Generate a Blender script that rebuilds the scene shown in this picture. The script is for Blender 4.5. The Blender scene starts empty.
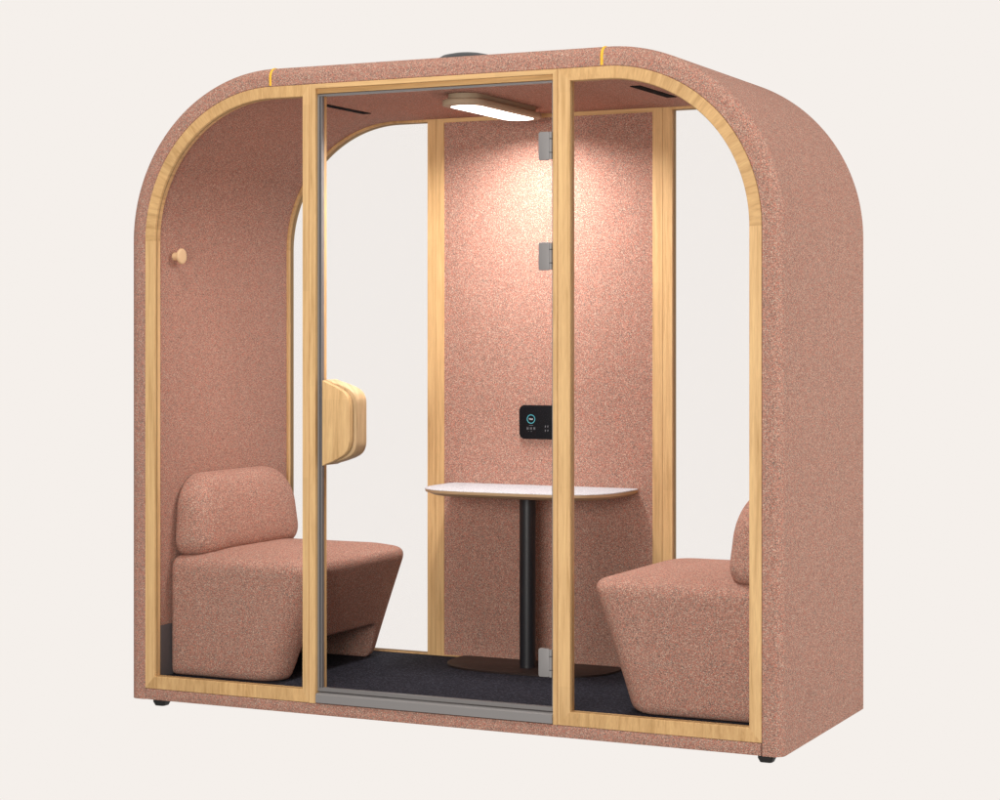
import bpy, bmesh, math, random
from mathutils import Vector
random.seed(4)
S = bpy.context.scene
C = S.collection
PI = math.pi
# ------------------------------------------------------------ camera, world, lamps, exposure
cd = bpy.data.cameras.new('camera'); cam = bpy.data.objects.new('camera', cd); C.objects.link(cam)
cam.location = (3.9391, -5.5317, 1.15); cam.rotation_euler = (PI/2, 0, 0.446)
cd.sensor_width = 36; cd.lens = 73.25; cd.shift_y = -0.0616; cd.clip_start = .05; cd.clip_end = 200
S.camera = cam
wd = bpy.data.worlds.new('World'); S.world = wd; wd.use_nodes = True
bg = wd.node_tree.nodes['Background']
bg.inputs[0].default_value = (0.914, 0.869, 0.831, 1); bg.inputs[1].default_value = 1.0
# bright cream backdrop side, made dimmer behind the camera to darken the booth interior
WN, WL = wd.node_tree.nodes, wd.node_tree.links
wt = WN.new('ShaderNodeTexCoord'); wdp = WN.new('ShaderNodeVectorMath'); wdp.operation = 'DOT_PRODUCT'
WL.new(wt.outputs['Generated'], wdp.inputs[0]); wdp.inputs[1].default_value = (-0.431, 0.902, 0)
wm = WN.new('ShaderNodeMapRange'); wm.interpolation_type = 'SMOOTHSTEP'
wm.inputs[1].default_value = 0.0; wm.inputs[2].default_value = 0.6; wm.inputs[3].default_value = .32; wm.inputs[4].default_value = 1.0
WL.new(wdp.outputs['Value'], wm.inputs[0]); WL.new(wm.outputs[0], bg.inputs[1])
S.view_settings.view_transform = 'Standard'; S.view_settings.look = 'None'
S.view_settings.exposure = 0; S.view_settings.gamma = 1
S.cycles.max_bounces = 10; S.cycles.transparent_max_bounces = 16

def area(name, loc, aim, sx, sy, power, col, cast=True):
    l = bpy.data.lights.new(name, 'AREA'); l.shape = 'RECTANGLE'; l.size = sx; l.size_y = sy
    l.energy = power; l.color = col
    o = bpy.data.objects.new(name, l); C.objects.link(o); o.location = loc
    o.rotation_euler = (Vector(aim)-Vector(loc)).to_track_quat('-Z', 'Y').to_euler()
    return o
area('added_key_light', (2.2, -5.0, 1.3), (1.0, 0.4, 0.7), 1.8, 1.4, 158, (1, .96, .91))  # unseen front light, added to brighten frames and seat sides
area('added_high_light', (1.3, -2.1, 5.4), (1.06, 0.0, 0.8), 1.6, 1.2, 125, (1, .96, .91))  # unseen steep light, added so the roof keeps the back panel dark
area('added_side_light', (6.0, 0.6, 1.6), (2.1, 0.5, 1.0), 2.0, 2.0, 118, (1, .96, .92))  # unseen light, added to lift the right outer side

# ------------------------------------------------------------ materials
def nt(name):
    m = bpy.data.materials.new(name); m.use_nodes = True
    t = m.node_tree; b = t.nodes['Principled BSDF']
    return m, t, b
def plain(name, col, rough=.5, metal=0, spec=.5):
    m, t, b = nt(name)
    b.inputs['Base Color'].default_value = (*col, 1); b.inputs['Roughness'].default_value = rough
    b.inputs['Metallic'].default_value = metal; b.inputs['Specular IOR Level'].default_value = spec
    # faint procedural unevenness of the finish
    n = t.nodes.new('ShaderNodeTexNoise'); n.inputs['Scale'].default_value = 60
    tc = t.nodes.new('ShaderNodeTexCoord'); t.links.new(tc.outputs['Object'], n.inputs['Vector'])
    mr = t.nodes.new('ShaderNodeMapRange'); mr.inputs[3].default_value = max(0, rough-.06); mr.inputs[4].default_value = min(1, rough+.06)
    t.links.new(n.outputs['Fac'], mr.inputs[0]); t.links.new(mr.outputs[0], b.inputs['Roughness'])
    return m
def fabric(name, cols, size=.0016, bump=.25, gain=1.0):
    m, t, b = nt(name)
    N, L = t.nodes, t.links
    tc = N.new('ShaderNodeTexCoord')
    # slight warp so that cells do not line up
    nz = N.new('ShaderNodeTexNoise'); nz.inputs['Scale'].default_value = 140; L.new(tc.outputs['Object'], nz.inputs['Vector'])
    ms = N.new('ShaderNodeVectorMath'); ms.operation = 'MULTIPLY_ADD'
    L.new(nz.outputs['Color'], ms.inputs[0]); ms.inputs[1].default_value = (.002, .002, .002); L.new(tc.outputs['Object'], ms.inputs[2])
    vo = N.new('ShaderNodeTexVoronoi'); vo.feature = 'F1'; vo.inputs['Scale'].default_value = 1/size
    L.new(ms.outputs[0], vo.inputs['Vector'])
    sp = N.new('ShaderNodeSeparateColor'); L.new(vo.outputs['Color'], sp.inputs[0])
    cr = N.new('ShaderNodeValToRGB'); cr.color_ramp.interpolation = 'CONSTANT'
    el = cr.color_ramp.elements
    el[0].position = 0; el[0].color = (*cols[0][1], 1)
    acc = cols[0][0]
    el[1].position = acc; el[1].color = (*cols[1][1], 1); acc += cols[1][0]
    for w_, c_ in cols[2:]:
        e = el.new(acc); e.color = (*c_, 1); acc += w_
    L.new(sp.outputs[0], cr.inputs[0])
    # mottling at hand scale
    n2 = N.new('ShaderNodeTexNoise'); n2.inputs['Scale'].default_value = 35; n2.inputs['Detail'].default_value = 4
    L.new(tc.outputs['Object'], n2.inputs['Vector'])
    mr = N.new('ShaderNodeMapRange'); mr.inputs[1].default_value = .3; mr.inputs[2].default_value = .7
    mr.inputs[3].default_value = .975*gain; mr.inputs[4].default_value = 1.025*gain; L.new(n2.outputs['Fac'], mr.inputs[0])
    vm = N.new('ShaderNodeVectorMath'); vm.operation = 'SCALE'; L.new(cr.outputs[0], vm.inputs[0]); L.new(mr.outputs[0], vm.inputs[3])
    L.new(vm.outputs[0], b.inputs['Base Color'])
    b.inputs['Roughness'].default_value = .95; b.inputs['Specular IOR Level'].default_value = .1
    b.inputs['Sheen Weight'].default_value = .0
    bp = N.new('ShaderNodeBump'); bp.inputs['Strength'].default_value = bump; bp.inputs['Distance'].default_value = .002
    L.new(vo.outputs['Distance'], bp.inputs['Height']); L.new(bp.outputs[0], b.inputs['Normal'])
    return m
MELANGE = [(.30, (.385, .199, .150)), (.20, (.47, .278, .217)), (.16, (.56, .202, .142)), (.13, (.18, .106, .088)),
           (.10, (.18, .170, .150)), (.11, (.66, .49, .385))]
FAB = fabric('heather_fabric', MELANGE, gain=1.03)
CARPET = fabric('charcoal_carpet', [(.4, (.017, .017, .024)), (.3, (.019, .019, .026)), (.2, (.038, .037, .050)), (.1, (.042, .041, .055))], .005, .5)
def wood(name, blocks=False, tint=(1, 1, 1), gx=1.0):
    """pale oiled oak; U of the UV map runs along the member, V across it"""
    m, t, b = nt(name)
    N, L = t.nodes, t.links
    uv = N.new('ShaderNodeTexCoord')
    mp = N.new('ShaderNodeMapping'); L.new(uv.outputs['UV'], mp.inputs['Vector'])
    mp.inputs['Scale'].default_value = (3.0, 45, 1) if not blocks else (42, 5, 1)
    if blocks: mp.inputs['Rotation'].default_value = (0, 0, math.radians(14))
    n = N.new('ShaderNodeTexNoise'); n.inputs['Scale'].default_value = 1.0*gx if not blocks else 1.6; n.inputs['Detail'].default_value = 7
    n.inputs['Roughness'].default_value = .62; n.inputs['Distortion'].default_value = .6
    L.new(mp.outputs[0], n.inputs['Vector'])
    cr = N.new('ShaderNodeValToRGB'); el = cr.color_ramp.elements
    el[0].position = .28; el[0].color = (.53*tint[0], .315*tint[1], .128*tint[2], 1)
    el[1].position = .72; el[1].color = (.82*tint[0], .550*tint[1], .258*tint[2], 1)
    e = el.new(.5); e.color = (.72*tint[0], .458*tint[1], .214*tint[2], 1)
    L.new(n.outputs['Fac'], cr.inputs[0])
    # fine pores
    mp2 = N.new('ShaderNodeMapping'); L.new(uv.outputs['UV'], mp2.inputs['Vector'])
    mp2.inputs['Scale'].default_value = (25, 420, 1) if not blocks else (320, 40, 1)
    n2 = N.new('ShaderNodeTexNoise'); n2.inputs['Scale'].default_value = 1; n2.inputs['Detail'].default_value = 3
    L.new(mp2.outputs[0], n2.inputs['Vector'])
    mr = N.new('ShaderNodeMapRange'); mr.inputs[1].default_value = .35; mr.inputs[2].default_value = .65
    mr.inputs[3].default_value = .93; mr.inputs[4].default_value = 1.05; L.new(n2.outputs['Fac'], mr.inputs[0])
    vm = N.new('ShaderNodeVectorMath'); vm.operation = 'SCALE'; L.new(cr.outputs[0], vm.inputs[0]); L.new(mr.outputs[0], vm.inputs[3])
    last = vm.outputs[0]
    # lengths glued end to end: each has a tone of its own
    sx = N.new('ShaderNodeSeparateXYZ'); L.new(uv.outputs['UV'], sx.inputs[0])
    dv = N.new('ShaderNodeMath'); dv.operation = 'MULTIPLY_ADD'; dv.inputs[1].default_value = 7.3 if blocks else 1.7; dv.inputs[2].default_value = .37
    L.new(sx.outputs[0], dv.inputs[0])
    fl = N.new('ShaderNodeMath'); fl.operation = 'FLOOR'; L.new(dv.outputs[0], fl.inputs[0])
    wn = N.new('ShaderNodeTexWhiteNoise'); wn.noise_dimensions = '1D'; L.new(fl.outputs[0], wn.inputs['W'])
    mr2 = N.new('ShaderNodeMapRange'); mr2.inputs[3].default_value = .90 if blocks else .965; mr2.inputs[4].default_value = 1.06 if blocks else 1.035; L.new(wn.outputs[0], mr2.inputs[0])
    vm2 = N.new('ShaderNodeVectorMath'); vm2.operation = 'SCALE'; L.new(last, vm2.inputs[0]); L.new(mr2.outputs[0], vm2.inputs[3])
    L.new(vm2.outputs[0], b.inputs['Base Color'])
    b.inputs['Roughness'].default_value = .55; b.inputs['Specular IOR Level'].default_value = .3
    bp = N.new('ShaderNodeBump'); bp.inputs['Strength'].default_value = .12; bp.inputs['Distance'].default_value = .001
    L.new(n2.outputs['Fac'], bp.inputs['Height']); L.new(bp.outputs[0], b.inputs['Normal'])
    return m
WOOD = wood('oak_long_grain'); WOODB = wood('oak_jointed', True, (.93, .90, .86))
WOODL = wood('pale_birch', False, (.86, .94, 1.10))
WOODK = wood('pale_maple', False, (1.1, 1.2, 1.5))
WOODD = wood('oak_inner', False, (.92, .86, .78))
VENEER = plain('beige_lamp_shell', (.40, .30, .20), .7)
METAL = plain('brushed_grey_metal', (.27, .258, .258), .5, .1)
DARKM = plain('dark_gasket', (.045, .042, .05), .6)
CHAN = plain('grey_edge_channel', (.23, .22, .22), .45, .2)
PLY = wood('plywood_edge_wood', False, (.8, .85, 1.05))
BLACK = plain('black_powder_coat', (.012, .012, .015), .42)
BROWN = plain('dark_bronze_plate', (.024, .014, .012), .5, 0, .3)
SLOT = plain('dark_slot', (.008, .007, .008), .9, 0, .05)
SKIRT = plain('grey_skirting', (.11, .10, .105), .6)
TOPW = fabric('speckled_white_laminate', [(.35, (.46, .46, .49)), (.30, (.54, .54, .57)), (.20, (.60, .60, .62)), (.15, (.36, .35, .37))], .003, .0)
THREAD = plain('amber_piping', (.88, .50, .03), .6)
RUBBER = plain('black_rubber', (.015, .015, .015), .6)
SCREEN = plain('black_glass_screen', (.006, .006, .008), .5, 0, .15)
ROOFV = plain('dark_grey_vent', (.045, .05, .055), .45)
def emit(name, col, s):
    m, t, b = nt(name)
    b.inputs['Base Color'].default_value = (*col, 1); b.inputs['Emission Color'].default_value = (*col, 1)
    b.inputs['Emission Strength'].default_value = s
    return m
DIFF = emit('lit_diffuser', (1, .96, .9), 4.0)
CYAN = emit('cyan_display', (.07, .36, .42), .35)
INK = emit('white_display', (.5, .5, .52), .35)
INKD = emit('dim_display', (.2, .2, .22), .12)
def glass(name, tint):
    m, t, b = nt(name); N, L = t.nodes, t.links
    N.remove(b); out = N['Material Output']
    tr = N.new('ShaderNodeBsdfTransparent'); tr.inputs[0].default_value = (*tint, 1)
    gl = N.new('ShaderNodeBsdfGlossy'); gl.inputs['Roughness'].default_value = .02
    fr = N.new('ShaderNodeFresnel'); fr.inputs[0].default_value = 1.07
    mx = N.new('ShaderNodeMixShader'); L.new(fr.outputs[0], mx.inputs[0]); L.new(tr.outputs[0], mx.inputs[1]); L.new(gl.outputs[0], mx.inputs[2])
    L.new(mx.outputs[0], out.inputs[0])
    return m
GAP_SHADE = plain('brown_gap_and_shade', (.34, .21, .09), .7)  # front glazing gap; also shade painted on the back window returns
GLASS = glass('clear_glass', (.990, .990, .991))

# ------------------------------------------------------------ helpers
def link(name, me, parent=None, mats=(), smooth=None):
    o = bpy.data.objects.new(name, me); C.objects.link(o)
    for m in mats: me.materials.append(m)
    if smooth is not None:
        for pl in me.polygons: pl.use_smooth = True
        if smooth > 0: me.set_sharp_from_angle(angle=math.radians(smooth))
    if parent:
        o.parent = parent
        o.location = -Vector(parent['_w']) if '_w' in parent else (0, 0, 0)
        o['_w'] = (0.0, 0.0, 0.0)
    return o
def thing(name, label, cat, loc, group=None):
    o = bpy.data.objects.new(name, None); C.objects.link(o); o.location = loc
    o['label'] = label; o['category'] = cat; o['_w'] = tuple(float(v) for v in loc)
    if group: o['group'] = group
    return o
class B:
    """mesh builder in world coordinates with UVs"""
    def __init__(s): s.bm = bmesh.new(); s.uv = s.bm.loops.layers.uv.new('UVMap'); s.k = 0
    def face(s, pts, uvs=None, mi=0):
        vs = [s.bm.verts.new(p) for p in pts]
        f = s.bm.faces.new(vs); f.material_index = mi
        if uvs:
            for l, u in zip(f.loops, uvs): l[s.uv].uv = u
        return f
    def box(s, x0, x1, y0, y1, z0, z1, axis=2, bev=0):
        s.k += 1; off = random.random()*20
        bm = bmesh.new(); r = bmesh.ops.create_cube(bm, size=1)
        for v in bm.verts: v.co = Vector((x0+(x1-x0)*(v.co.x+.5), y0+(y1-y0)*(v.co.y+.5), z0+(z1-z0)*(v.co.z+.5)))
        if bev: bmesh.ops.bevel(bm, geom=list(bm.edges), offset=bev, segments=2, profile=.6, affect='EDGES', clamp_overlap=True)
        s.merge(bm, axis, off)
    def merge(s, bm, axis=2, off=0.0):
        bm.normal_update()
        mp = {}
        for v in bm.verts: mp[v] = s.bm.verts.new(v.co)
        for f in bm.faces:
            g = s.bm.faces.new([mp[v] for v in f.verts])
            n = f.normal; a = max(range(3), key=lambda i: abs(n[i]))
            oth = [i for i in range(3) if i != axis and i != a]
            if a == axis: ua, va = [i for i in range(3) if i != a]
            else: ua, va = axis, oth[0]
            for l, gl in zip(f.loops, g.loops): gl[s.uv].uv = (l.vert.co[ua]+off, l.vert.co[va]+off*.37)
        bm.free()
    def done(s, name, mats, parent=None, smooth=None, weld=1e-5):
        bmesh.ops.remove_doubles(s.bm, verts=s.bm.verts, dist=weld)
        bmesh.ops.recalc_face_normals(s.bm, faces=s.bm.faces)
        me = bpy.data.meshes.new(name); s.bm.to_mesh(me); s.bm.free()
        if not isinstance(mats, (list, tuple)): mats = [mats]
        return link(name, me, parent, mats, smooth)
def box(name, m, parent, x0, x1, y0, y1, z0, z1, axis=2, bev=0, smooth=None):
    b = B(); b.box(x0, x1, y0, y1, z0, z1, axis, bev); return b.done(name, m, parent, smooth)
def arc(cx, cz, r, a0, a1, n):
    return [(cx+r*math.cos(math.radians(a0+(a1-a0)*i/n)), cz+r*math.sin(math.radians(a0+(a1-a0)*i/n))) for i in range(n+1)]
def rect_path(x0, x1, z0, z1, rl=0, rr=0, n=40):
    """closed outline, clockwise from bottom-left going up; rl / rr = radius of the top-left / top-right corner"""
    p = [(x0, z0)]
    p += arc(x0+rl, z1-rl, rl, 180, 90, n) if rl else [(x0, z1)]
    p += arc(x1-rr, z1-rr, rr, 90, 0, n) if rr else [(x1, z1)]
    p += [(x1, z0)]
    return p
def ring(b, po, pi, y0, y1, ch=.0015, closed=True):
    """frame between outline po (outer) and pi (inner) from y0 (front) to y1; chamfered front edges"""
    n = len(po); u = random.random()*9
    rng = range(n if closed else n-1)
    for i in rng:
        j = (i+1) % n
        O0, O1, I0, I1 = [Vector(q) for q in (po[i], po[j], pi[i], pi[j])]
        ln = ((O1-O0).length+(I1-I0).length)/2
        if (O1-O0).length > .15: u += 3.7
        u0, u1 = u, u+ln; u = u1
        w = (O0-I0).length
        def v3(p, y): return (p.x, y, p.y)
        wv = min((O0-I0).length, (O1-I1).length)
        mo = lambda P, Q, t: P+(Q-P)*t
        c0 = ch/max((O0-I0).length, .001); c1 = ch/max((O1-I1).length, .001)
        f0, f1, g0, g1 = mo(O0, I0, c0), mo(O1, I1, c1), mo(I0, O0, c0), mo(I1, O1, c1)
        # along-member coordinate of mitred ends
        d = (O1-O0).normalized() if (O1-O0).length > 1e-6 else Vector((0, 1))
        def uvp(P, y=0): return (u0+(P-O0).dot(d), 0)
        def q(pts, vs): b.face([v3(P, y) for P, y in pts], [(uvp(P)[0], v) for (P, y), v in zip(pts, vs)])
        q([(f0, y0), (f1, y0), (g1, y0), (g0, y0)], [0, 0, w, w])
        q([(O0, y0+ch), (O1, y0+ch), (f1, y0), (f0, y0)], [-ch, -ch, 0, 0])
        q([(g0, y0), (g1, y0), (I1, y0+ch), (I0, y0+ch)], [w, w, w+ch, w+ch])
        q([(I0, y0+ch), (I1, y0+ch), (I1, y1), (I0, y1)], [w+.01, w+.01, w+.01+y1-y0, w+.01+y1-y0])
        q([(I0, y1), (I1, y1), (O1, y1), (O0, y1)], [w+.1, w+.1, .1, .1])
        q([(O0, y1), (O1, y1), (O1, y0+ch), (O0, y0+ch)], [.2, .2, .2+y1-y0, .2+y1-y0])
    if not closed:
        for i in (0, n-1):
            O, I = po[i], pi[i]
            b.face([(O[0], y0+ch, O[1]), (O[0], y1, O[1]), (I[0], y1, I[1]), (I[0], y0+ch, I[1])], [(0, 0), (0, .03), (.03, .03), (.03, 0)])
def prism(b, pts, a0, a1, plane='xy', mi=0, ch=0):
    """closed outline extruded between a0 and a1 along the remaining axis, with optional chamfer/rounded lip at both ends"""
    def P(p, a):
        return {'xy': (p[0], p[1], a), 'xz': (p[0], a, p[1]), 'yz': (a, p[0], p[1])}[plane]
    levels = [(a0, 0.0), (a1, 0.0)]
    if ch: levels = [(a0, ch), (a0+ch*.3*(1 if a1 > a0 else -1), ch*.3), (a0+ch*(1 if a1 > a0 else -1), 0), (a1-ch*(1 if a1 > a0 else -1), 0), (a1-ch*.3*(1 if a1 > a0 else -1), ch*.3), (a1, ch)]
    n = len(pts); loops = []
    cx = sum(p[0] for p in pts)/n; cy = sum(p[1] for p in pts)/n
    for a, ins in levels:
        L_ = []
        for i in range(n):
            p = Vector(pts[i]); pr = Vector(pts[i-1]); nx = Vector(pts[(i+1) % n])
            if ins:
                t = (nx-pr); t.normalize(); nn = Vector((-t.y, t.x))
                if nn.dot(Vector((cx, cy))-p) < 0: nn = -nn
                p = p+nn*ins
            L_.append(b.bm.verts.new(P(p, a)))
        loops.append(L_)
    for k in range(len(loops)-1):
        for i in range(n):
            j = (i+1) % n
            f = b.bm.faces.new([loops[k][i], loops[k][j], loops[k+1][j], loops[k+1][i]]); f.material_index = mi
            for l in f.loops: l[b.uv].uv = (l.vert.co.z, l.vert.co.x+l.vert.co.y)
    for L_ in (loops[0], loops[-1]):
        f = b.bm.faces.new(L_); f.material_index = mi
        ax = 2 if plane != 'xy' else 0
        for l in f.loops: l[b.uv].uv = (l.vert.co[ax], l.vert.co[0 if plane == 'xz' else 1])
def cyl(b, p0, p1, r, n=24, r1=None):
    p0, p1 = Vector(p0), Vector(p1); d = (p1-p0).normalized(); r1 = r if r1 is None else r1
    a = d.orthogonal().normalized(); c = d.cross(a)
    A = [b.bm.verts.new(p0+(a*math.cos(t)+c*math.sin(t))*r) for t in [2*PI*i/n for i in range(n)]]
    Z = [b.bm.verts.new(p1+(a*math.cos(t)+c*math.sin(t))*r1) for t in [2*PI*i/n for i in range(n)]]
    for i in range(n): b.bm.faces.new([A[i], A[(i+1) % n], Z[(i+1) % n], Z[i]])
    b.bm.faces.new(A); b.bm.faces.new(Z)
def rrect(cx, cy, w, h, r, n=8):
    r = min(r, w/2-1e-5, h/2-1e-5); p = []
    for sx, sy, a in ((1, 1, 0), (-1, 1, 90), (-1, -1, 180), (1, -1, 270)):
        for i in range(n+1):
            t = math.radians(a+90*i/n); p.append((cx+sx*(w/2-r)+r*math.cos(t), cy+sy*(h/2-r)+r*math.sin(t)))
    return p

# ------------------------------------------------------------ the booth
W, H, R = 2.118, 1.952, .482
FW, FB = .037, .041                       # frame face width, bottom rail height
YB0, YB1 = .838, .871                     # inner and outer face of the back frames
pod = thing('office_booth', 'freestanding two-seat meeting booth with rounded corners, heathered pink shell, oak frames and glass', 'booth', (W/2, .4375, -.058))

def shell_outline(o, n=48):
    p = [(-o, -.036)]; q = []
    p += arc(R, H-R, R+o, 180, 90, n)
    p += arc(W-R, H-R, R+o, 90, 0, n)
    p += [(W+o, -.036)]
    return p
def sweep(name, prof, mat, n=48, z0=-.036, smooth=35, close=True):
    bm = bmesh.new()
    rows = []
    for o, y in prof:
        pts = [(-o, z0)]+arc(R, H-R, R+o, 180, 90, n)+arc(W-R, H-R, R+o, 90, 0, n)+[(W+o, z0)]
        rows.append([bm.verts.new((x, y, z)) for x, z in pts])
    m = len(rows[0]); k = len(rows)
    for a in range(k if close else k-1):
        for i in range(m-1): bm.faces.new([rows[a][i], rows[a][i+1], rows[(a+1) % k][i+1], rows[(a+1) % k][i]])
    if close:
        bm.faces.new([r[0] for r in rows]); bm.faces.new([r[-1] for r in rows])
    bmesh.ops.recalc_face_normals(bm, faces=bm.faces)
    me = bpy.data.meshes.new(name); bm.to_mesh(me); bm.free()
    return link(name, me, pod, [mat], smooth)
OT, FR, DD = .060, .032, .877
prof = [(-.0004, .034), (-.0004, .003), (.002, .0004)]
prof += [(OT-FR+FR*math.sin(math.radians(a)), FR-FR*math.cos(math.radians(a))) for a in range(0, 91, 9)]
prof += [(OT-FR+FR*math.cos(math.radians(a)), DD-FR+FR*math.sin(math.radians(a))) for a in range(0, 91, 9)]
prof += [(.002, DD-.0004), (-.0004, DD-.003), (-.0004, .837)]
shell = sweep('shell', prof, FAB)
lining = sweep('inner_lining', [(-.030, .0345), (-.004, .0345), (-.004, .8370), (-.030, .8370)], FAB, z0=.0)
for x in (R+.001, W-R-.010):               # amber piping over the roof where the corner panels join
    b = B(); pts = []
    pts = [(H+o+.0002, y) for o, y in prof[2:-2]]
    rr_ = .0045; rings = []
    for i, (z, y) in enumerate(pts):
        a = Vector((y, z)); t = (Vector((pts[min(i+1, len(pts)-1)][1], pts[min(i+1, len(pts)-1)][0]))-Vector((pts[max(i-1, 0)][1], pts[max(i-1, 0)][0]))).normalized()
        nn = Vector((-t.y, t.x))
        rings.append([b.bm.verts.new((x+rr_*math.cos(k*PI/4), y+nn.x*.0022*math.sin(k*PI/4), z+nn.y*.0022*math.sin(k*PI/4))) for k in range(8)])
    for i in range(len(rings)-1):
        for k in range(8): b.bm.faces.new([rings[i][k], rings[i][(k+1) % 8], rings[i+1][(k+1) % 8], rings[i+1][k]])
    b.done('piping', THREAD, pod, 60)
# plinth under the frames, carpet, skirting
box('plinth', FAB, pod, .0022, W-.0022, .0012, DD-.0012, -.036, .0003, 0, .003, 30)
box('carpet', CARPET, pod, .0045, W-.0045, .0345, .8370, .0, .034, 0)
box('skirting', SKIRT, pod, .0302, .0352, .036, .8355, .0345, .203, 1)
box('skirting', SKIRT, pod, W-.0352, W-.0302, .036, .8355, .0345, .203, 1)
for x in (.040, W+.003):
    for y in (.040, .835):
        b = B()
        lo_, hi_ = [rrect(x, y, w_, w_, .009) for w_ in (.036, .046)]
        rows = [[b.bm.verts.new((px, py, z)) for px, py in q] for q, z in ((hi_, -.0355), (hi_, -.046), (lo_, -.058))]
        for a, c in zip(rows, rows[1:]):
            for k in range(len(a)): b.bm.faces.new([a[k], a[(k+1) % len(a)], c[(k+1) % len(a)], c[k]])
        b.bm.faces.new(rows[0]); b.bm.faces.new(rows[-1])
        b.done('foot', RUBBER, pod, 40)

def frame(name, x0, x1, z0, z1, y0, y1, rl, rr_, wl, wr, wt, wb, mat, back=False):
    po = rect_path(x0, x1, z0, z1, rl, rr_)
    wb = .0365 if back else wb
    pi = rect_path(x0+wl, x1-wr, z0+wb, z1-wt, max(rl-wt, 0) if rl else 0, max(rr_-wt, 0) if rr_ else 0)
    b = B()
    if back: ring(b, po, pi, -y1, -y0); 
    else: ring(b, po, pi, y0, y1)
    if back:
        for v in b.bm.verts: v.co.y = -v.co.y
    return b.done(name, mat, pod, 20)
def pane(name, x0, x1, z0, z1, y, rl, rr_, parent, t=.006):
    b = B(); prism(b, rect_path(x0, x1, z0, z1, rl, rr_), y, y+t, 'xz'); return b.done(name, GLASS, parent)
g = .0008
# front left window, front right window
def window(x0, x1, y0, y1, rl, rr_, wl, wr, back=False):
    f = frame('window_frame', x0, x1, g, H-g, y0, y1, rl, rr_, wl, wr, FW, FB, [WOODB, WOOD], back)
    me = f.data                                    # straight uprights run with the long grain
    for pl in me.polygons:
        zs = [me.vertices[v].co.z for v in pl.vertices]
        if max(zs)-min(zs) > .5: pl.material_index = 1
    ym = (y0+y1)/2-.003
    p_ = pane('pane', x0+wl-.004, x1-wr+.004, FB-.004, H-FW+.004, ym, max(rl-FW+.004, 0) if rl else 0, max(rr_-FW+.004, 0) if rr_ else 0, f)
    return f
# the panes sit inside the frames: thin glazing gap in front, wide painted shade at the back
f1 = window(g, .626, .0, .033, R-g, 0, FW, .024)
f2 = window(1.484, W-g, .0, .033, 0, R-g, .040, FW)
b1 = window(g, .6415, YB0, YB1, R-g, 0, FW, .0315, True)
b2 = window(1.496, W-g, YB0, YB1, 0, R-g, .034, FW, True)
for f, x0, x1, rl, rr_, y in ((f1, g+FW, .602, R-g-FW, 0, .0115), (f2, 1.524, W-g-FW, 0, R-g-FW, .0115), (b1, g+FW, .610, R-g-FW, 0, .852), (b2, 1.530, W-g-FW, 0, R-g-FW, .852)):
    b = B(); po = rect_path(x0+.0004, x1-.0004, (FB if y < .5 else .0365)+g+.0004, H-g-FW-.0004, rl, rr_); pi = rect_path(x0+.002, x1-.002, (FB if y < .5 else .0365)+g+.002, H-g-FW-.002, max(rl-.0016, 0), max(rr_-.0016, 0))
    ring(b, po, pi, y, y+(.002 if y < .5 else .0185), .0003); b.done('gasket_and_shade', GAP_SHADE, f)  # back pair: the wide brown band paints shade onto the frame returns
# door surround (three sides) and its stop
b = B()
po = [(.6268, .001), (.6268, H-g), (1.4832, H-g), (1.4832, .001)]
pi = [(.6500, .001), (.6500, 1.9365), (1.4685, 1.9365), (1.4685, .001)]
ring(b, po, pi, -.0012, .033, .0015, False)
df = b.done('door_frame', WOOD, pod, 20)
b = B(); b.box(.6502, 1.4683, .010, .033, 1.9215, 1.9363, 0); b.box(1.4655, 1.4683, .010, .033, .036, 1.9213, 2)
b.done('door_stop', WOODD, df)
b = B(); b.box(.6435, .6600, .0335, .052, .036, 1.925, 2); b.done('inner_jamb', WOOD, df)
# threshold
b = B(); prism(b, [(-.0045, .004), (-.0045, .029), (.001, .0325), (.033, .036), (.033, .004)], .6530, 1.4680, 'yz'); b.done('threshold', METAL, pod, 20)
# door leaf: glass in slim metal edge channels
door = None
b = B(); b.box(.6560, 1.4650, .0170, .0230, .047, 1.9180); door = b.done('door', GLASS, pod)
b = B(); b.box(.6503, .6570, .0125, .0275, .0375, 1.9195, 2, .001); b.done('edge_channel', CHAN, door)
b = B(); b.box(.6573, .6622, .0130, .0270, .0500, 1.9128, 2, .001); b.done('edge_seal', DARKM, door)
b = B(); b.box(.6624, .6652, .0120, .0280, .0500, 1.9128, 2, .001); b.done('edge_channel', CHAN, door)
b = B(); b.box(.6573, 1.4600, .0125, .0275, 1.9130, 1.9195, 0, .001); b.done('edge_channel', CHAN, door)
b = B(); b.box(.6573, 1.4600, .0125, .0275, .0375, .0497, 0, .001); b.done('edge_channel', CHAN, door)
b = B(); b.box(1.4603, 1.4648, .0125, .0275, .0375, 1.9195, 2, .001); b.done('edge_channel', CHAN, door)
# hinges
for z0, z1 in ((1.682, 1.767), (1.353, 1.437), (.139, .224)):
    h_ = B(); prism(h_, rrect(1.435, (z0+z1)/2, .035, z1-z0, .006), .0165, .0080, 'xz', 0, .0012); hh = h_.done('hinge', METAL, door, 30)
    q_ = B(); 
    pn = B(); cyl(pn, (1.4590, .0085, z0+.002), (1.4590, .0085, z1-.002), .0050, 12); pn.done('hinge_pin', DARKM, door, 40)
    zs = [z0, z0+(z1-z0)*.26, z0+(z1-z0)*.74, z1]
    for a, c in zip(zs, zs[1:]): cyl(q_, (1.4590, .0070, a+.0014), (1.4590, .0070, c-.0014), .0060, 16)
    q_.done('hinge_knuckle', METAL, hh, 40)
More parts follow.
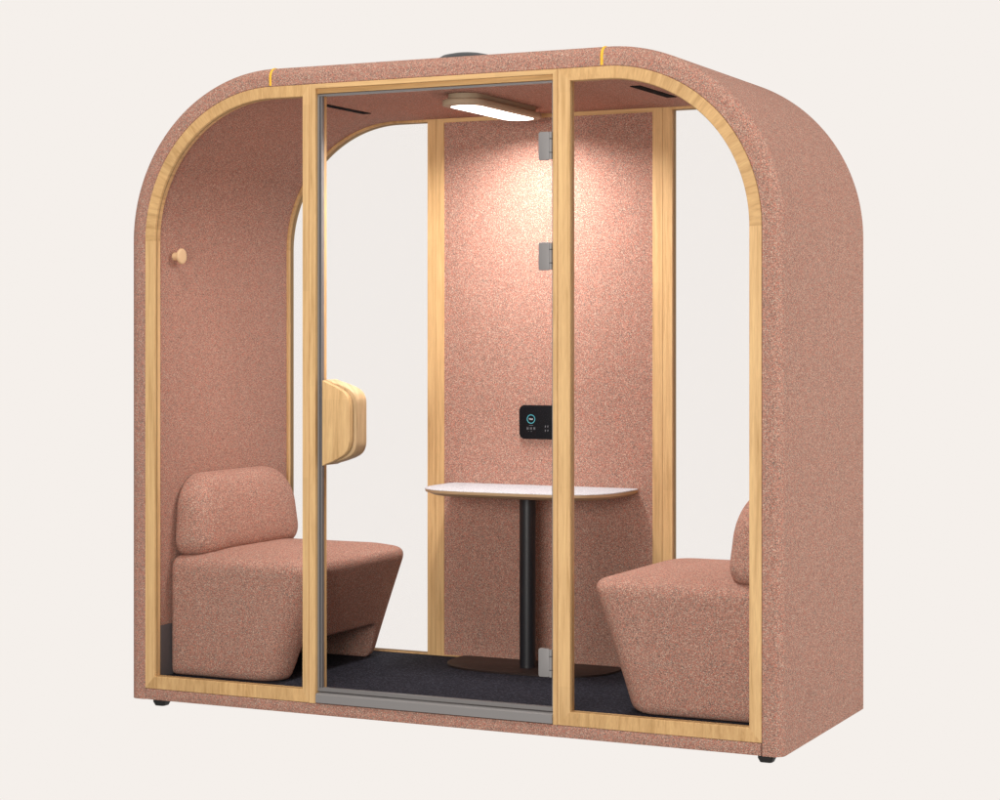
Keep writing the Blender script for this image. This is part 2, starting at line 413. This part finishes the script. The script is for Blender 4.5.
# pull handle: two D-shaped wooden blocks, one each side of the glass
def dshape(x0, x1, z0, z1, k=1.0):
    c = [(0, 0), (.2, .008), (.4, .016), (.65, .028), (.80, .038), (.89, .048), (.945, .059), (.98, .072), (.995, .082), (1, .094)]
    w_ = x1-x0
    return [(x0+t*w_, z0+d*k) for t, d in c]+[(x0+t*w_, z1-d*k) for t, d in reversed(c)]
b = B(); prism(b, dshape(.6780, .7770, .750, 1.018), -.0070, .0165, 'xz', 0, .002); b.done('handle', WOOD, door, 30)
b = B(); prism(b, dshape(.6720, .7840, .750, 1.020, .8), .0235, .0920, 'xz', 0, .004); b.done('handle', WOODL, door, 30)
# back centre panel with its own oak stiles and top rail
b = B()
ring(b, rect_path(.6425, 1.4950, g, H-g), rect_path(.675, 1.460, .038, 1.9085), -YB1, -YB0, .0015)
for v in b.bm.verts: v.co.y = -v.co.y
bf = b.done('back_frame', WOOD, pod, 20)
box('back_panel', FAB, bf, .6745, 1.4605, YB0+.004, YB1-.002, .0375, 1.9090, 0)
# ceiling air slots
box('air_slot', SLOT, pod, 1.613, 1.646, .255, .572, 1.9195, 1.9225, 1)
box('air_slot', SLOT, pod, .500, .531, .255, .572, 1.9195, 1.9225, 1)
# roof vent
b = B()
N_ = 40; rows = []
vx, vy = 1.015, .34
for r_, z_ in ((.106, H+OT), (.106, H+OT+.022), (.102, H+OT+.034), (.080, H+OT+.047), (.048, H+OT+.054), (.02, H+OT+.056)):
    rows.append([b.bm.verts.new((vx+r_*math.cos(2*PI*i/N_), vy+r_*math.sin(2*PI*i/N_), z_)) for i in range(N_)])
for a, c in zip(rows, rows[1:]):
    for i in range(N_): b.bm.faces.new([a[i], a[(i+1) % N_], c[(i+1) % N_], c[i]])
b.bm.faces.new(rows[-1]); b.bm.faces.new(rows[0]); b.done('roof_vent', ROOFV, pod, 50)

# ------------------------------------------------------------ ceiling lamp
LX, LY = 1.062, .435
lamp = thing('ceiling_lamp', 'pill-shaped beige ceiling lamp with lit white underside above the table', 'lamp', (LX, LY, 1.922))
def pill(w, l, n=16):
    r = w/2; p = []
    for sy, a in ((1, 0), (-1, 180)):
        for i in range(n+1):
            t = math.radians(a+180*i/n); p.append((LX+r*math.cos(t), LY+sy*(l/2-r)+r*math.sin(t)))
    return p
b = B(); prism(b, pill(.112, .51), 1.9215, 1.904, 'xy'); b.done('mounting_plate', VENEER, lamp, 40)
b = B(); prism(b, pill(.146, .555), 1.904, 1.884, 'xy', 0, .006); b.done('lamp_body', VENEER, lamp, 50)
b = B(); prism(b, pill(.104, .485), 1.8835, 1.8825, 'xy'); b.done('diffuser', DIFF, lamp, 30)
l = bpy.data.lights.new('lamp_light', 'AREA'); l.shape = 'RECTANGLE'; l.size = .09; l.size_y = .44; l.spread = math.radians(160); l.energy = 15.0; l.color = (1, .97, .95)
lo = bpy.data.objects.new('lamp_light', l); C.objects.link(lo); lo.parent = lamp; lo.location = (0, 0, 1.8805-1.922)

# ------------------------------------------------------------ control panel on the back wall
cp = thing('control_panel', 'black rounded control screen with a cyan ring mounted on the back wall', 'control panel', (1.061, .842, .862))
b = B(); prism(b, rrect(1.064, .862, .186, .1165, .020), .8425, .8290, 'xz', 0, .0015); b.done('screen', SCREEN, cp, 30)
def disp(name, pts2, mat):
    b = B()
    for (x, z, w_, h_) in pts2: b.box(x-w_/2, x+w_/2, .8280, .8288, z-h_/2, z+h_/2)
    return b.done(name, mat, cp)
b = B(); cx, cz = 1.0165, .8725
for i in range(48):
    a0, a1 = 2*PI*i/48, 2*PI*(i+1)/48; r0, r1 = .0134, .0154
    b.face([(cx+r0*math.cos(a0), .8282, cz+r0*math.sin(a0)), (cx+r1*math.cos(a0), .8282, cz+r1*math.sin(a0)), (cx+r1*math.cos(a1), .8282, cz+r1*math.sin(a1)), (cx+r0*math.cos(a1), .8282, cz+r0*math.sin(a1))])
rg = b.done('ring', CYAN, cp)
disp('readout', [(cx-.0055, cz+.0022, .0050, .0012), (cx-.0055, cz-.0004, .0013, .0055), (cx-.0012, cz-.0004, .0012, .0055), (cx+.0004, cz, .0024, .0011), (cx+.0018, cz-.0008, .0012, .0045), (cx+.0046, cz-.0004, .0012, .0048), (cx+.0060, cz+.0012, .0022, .0011), (cx+.0060, cz-.0016, .0022, .0011)], INK)
for k in (-1, 0, 1): disp('icon', [(cx+k*.0125-.0022, .8405, .0014, .0085), (cx+k*.0125+.0020, .8405, .0014, .0085), (cx+k*.0125, .8405+.0015*k, .0042, .0013)], INKD)
disp('icon', [(cx, .8510, .014, .0008), (cx+.001, .8305, .0014, .003), (cx-.009, .8305, .001, .0012)], INKD)
for x, z in ((1.070, .8475), (1.0795, .8475), (1.070, .8335), (1.0795, .8335)): disp('icon', [(x, z, .0014, .0070), (x+.0018, z+.0024, .0022, .0012)], INKD)

# ------------------------------------------------------------ coat knob
ck = thing('coat_knob', 'round pale wooden coat knob on the pink left inner wall', 'coat hook', (.030, .125, 1.423))
b = B(); cyl(b, (.0300, .125, 1.423), (.054, .125, 1.423), .0135, 28, .0120); b.done('stem', WOODK, ck, 40)
b = B(); rows = []
for x, r_ in ((.0525, .012), (.054, .0235), (.0565, .0262), (.0610, .0262), (.0635, .0240), (.0646, .018), (.0650, .008)):
    rows.append([b.bm.verts.new((x, .125+r_*math.cos(2*PI*i/36), 1.423+r_*math.sin(2*PI*i/36))) for i in range(36)])
for a, c in zip(rows, rows[1:]):
    for i in range(36): b.bm.faces.new([a[i], a[(i+1) % 36], c[(i+1) % 36], c[i]])
b.bm.faces.new(rows[-1]); b.bm.faces.new(rows[0]); b.done('knob', WOODK, ck, 50)

# ------------------------------------------------------------ table
tb = thing('pedestal_table', 'white-topped pedestal table with plywood edge and black column against the back wall', 'table', (1.063, .70, .034))
def dplate(cx, yb, w, d, ex=2.6, n=44, rb=.03):
    """half super-ellipse, flat side at y=yb"""
    p = []
    for i in range(n+1):
        t = PI*i/n; c, s_ = math.cos(t), math.sin(t)
        p.append((cx+w/2*math.copysign(abs(c)**(2/ex), c), yb-rb-(d-rb)*abs(s_)**(2/ex)))
    p += [(cx-w/2+.006, yb-.010), (cx-w/2+.02, yb), (cx+w/2-.02, yb), (cx+w/2-.006, yb-.010)]
    return p
def slab(name, levels, mat, parent, smooth=40):
    b = B(); rows = []
    for z, (cx, yb, w, d, ex) in levels: rows.append([b.bm.verts.new((x, y, z)) for x, y in dplate(cx, yb, w, d, ex)])
    n = len(rows[0])
    for a, c in zip(rows, rows[1:]):
        for i in range(n):
            f = b.bm.faces.new([a[i], a[(i+1) % n], c[(i+1) % n], c[i]])
            for l in f.loops: l[b.uv].uv = (l.vert.co.x*.3+l.vert.co.y, l.vert.co.z)
    b.bm.faces.new(rows[0]); b.bm.faces.new(rows[-1])
    return b.done(name, mat, parent, smooth)
T = (1.063, .8415); EX = 4.0
slab('tabletop', [(.6450, (T[0], T[1], .706, .352, EX)), (.6425, (T[0], T[1], .708, .354, EX))], TOPW, tb)
slab('plywood_edge', [(.6423, (T[0], T[1], .708, .354, EX)), (.6330, (T[0], T[1], .704, .352, EX)), (.622, (T[0], T[1], .650, .326, EX))], PLY, tb)
b = B(); cyl(b, (1.063, .70, .040), (1.063, .70, .6238), .0275, 40); b.done('column', BLACK, tb, 40)
slab('base_plate', [(.0415, (1.056, .838, .612, .262, 2.9)), (.0405, (1.056, .838, .616, .264, 2.9)), (.0345, (1.056, .838, .616, .264, 2.9))], BROWN, tb)

# ------------------------------------------------------------ seats
def bake(o, mods):
    """turn a modifier result into plain mesh data"""
    dg = bpy.context.evaluated_depsgraph_get(); dg.update()
    me = bpy.data.meshes.new_from_object(o.evaluated_get(dg)); o.modifiers.clear(); o.data = me
    for pl in me.polygons: pl.use_smooth = True
def plan(x1, y0, y1, rf, n=12, rb=.02):
    p = []
    for cx, cy, r, a in ((x1-rf, y1-rf, rf, 0), (rb, y1-rb, rb, 90), (rb, y0+rb, rb, 180), (x1-rf, y0+rf, rf, 270)):
        for i in range(n+1):
            t = math.radians(a+90*i/n); p.append((cx+r*math.cos(t), cy+r*math.sin(t)))
    return p
def make_seat():
    """origin on the carpet at the middle of the wall side, front towards +x; depth .52, width .70"""
    root = thing('lounge_seat', '', 'seat', (.0365, .4375, .034), 'built-in lounge seats facing each other')
    hw = .350
    bm = bmesh.new(); rows = []
    zt = .392
    def xf(z): return .417+(.552-.417)*(z/zt)**1.05
    lv = [(0, .016), (.005, .008), (.014, .002), (.024, 0)]+[(z, 0) for z in (.08, .16, .24, .31, .345)]
    rt = .040
    lv += [(zt-rt+rt*math.sin(math.radians(a)), rt*(1-math.cos(math.radians(a)))) for a in (10, 25, 40, 55, 70, 82)]
    for z, ins in lv: rows.append([bm.verts.new((x, y, z)) for x, y in plan(xf(z)-ins, -hw+ins, hw-ins, .085-ins*.5)])
    n = len(rows[0])
    # crowned top
    for s_, dz in ((.86, .010), (.60, .017), (.3, .020)):
        rows.append([bm.verts.new(((v.co.x-.22)*s_+.22, v.co.y*s_, zt+dz)) for v in rows[len(lv)-1]])
    for a, c in zip(rows, rows[1:]):
        for i in range(n): bm.faces.new([a[i], a[(i+1) % n], c[(i+1) % n], c[i]])
    bm.faces.new(rows[-1]); bm.faces.new(rows[0]); bmesh.ops.recalc_face_normals(bm, faces=bm.faces)
    me = bpy.data.meshes.new('seat_base'); bm.to_mesh(me); bm.free()
    o = link('seat_base', me, root, [FAB]); o.location = (0, 0, 0)
    # foot recess under the front
    cm = bmesh.new()
    pr = [(-.262, -.05), (-.245, .105), (-.225, .122), (.225, .122), (.245, .105), (.262, -.05)]
    A = [cm.verts.new((.16, y, z)) for y, z in pr]; Z = [cm.verts.new((.80, y, z)) for y, z in pr]
    for i in range(6): cm.faces.new([A[i], A[(i+1) % 6], Z[(i+1) % 6], Z[i]])
    cm.faces.new(A); cm.faces.new(Z); bmesh.ops.recalc_face_normals(cm, faces=cm.faces)
    mc = bpy.data.meshes.new('cutter'); cm.to_mesh(mc); cm.free(); co = bpy.data.objects.new('cutter', mc); C.objects.link(co)
    co.parent = root
    m = o.modifiers.new('b', 'BOOLEAN'); m.object = co; m.operation = 'DIFFERENCE'; m.solver = 'EXACT'
    m = o.modifiers.new('r', 'REMESH'); m.mode = 'VOXEL'; m.voxel_size = .007; m.use_smooth_shade = True
    m = o.modifiers.new('s', 'SMOOTH'); m.factor = .5; m.iterations = 7
    bake(o, None); bpy.data.objects.remove(co)
    # backrest pad
    bm = bmesh.new()
    ol = []
    hb, zb, zt2 = .333, .388, .668
    def corner(cy, cz, ry, rz, a): return [(cy+ry*math.cos(math.radians(a+90*i/12)), cz+rz*math.sin(math.radians(a+90*i/12))) for i in range(13)]
    ol += corner(hb-.145, zt2-.125, .130, .125, 0)
    ol += corner(-hb+.145, zt2-.125, .130, .125, 90)
    ol += corner(-hb+.060, zb+.060, .055, .055, 180)
    ol += corner(hb-.060, zb+.060, .055, .055, 270)
    cz = (zb+zt2)/2-.01
    def Tz(z): 
        t = (z-zb)/(zt2-zb); return .132-.050*max(0, t)**2.6
    rows = []
    for s_, u in ((.93, 0.0), (.985, .05), (1.0, .16), (1.0, .30), (.99, .48), (.965, .66), (.92, .81), (.86, .90), (.76, .96), (.60, .99), (.35, 1.0)):
        rows.append([bm.verts.new((-.004+u*Tz(cz+(z-cz)*s_), y*s_, cz+(z-cz)*s_-.004)) for y, z in ol])
    n = len(ol)
    for a, c in zip(rows, rows[1:]):
        for i in range(n): bm.faces.new([a[i], a[(i+1) % n], c[(i+1) % n], c[i]])
    bm.faces.new(rows[-1]); bm.faces.new(rows[0]); bmesh.ops.recalc_face_normals(bm, faces=bm.faces)
    me = bpy.data.meshes.new('backrest'); bm.to_mesh(me); bm.free()
    o = link('backrest', me, root, [FAB]); o.location = (0, 0, 0)
    m = o.modifiers.new('r', 'REMESH'); m.mode = 'VOXEL'; m.voxel_size = .007; m.use_smooth_shade = True
    m = o.modifiers.new('s', 'SMOOTH'); m.factor = .5; m.iterations = 8
    bake(o, None)
    return root
s1 = make_seat()
s1['label'] = 'pink lounge seat at the left end, below the wooden coat knob'
s2 = s1.copy(); C.objects.link(s2)
for ch in list(s1.children):
    c = ch.copy(); C.objects.link(c); c.parent = s2
s2.location = (W-.0365, .4375, .034); s2.rotation_euler = (0, 0, PI)
s2['label'] = 'pink lounge seat at the right end, its backrest mostly hidden by the oak frame'
for o in bpy.data.objects:
    if '_w' in o: del o['_w']
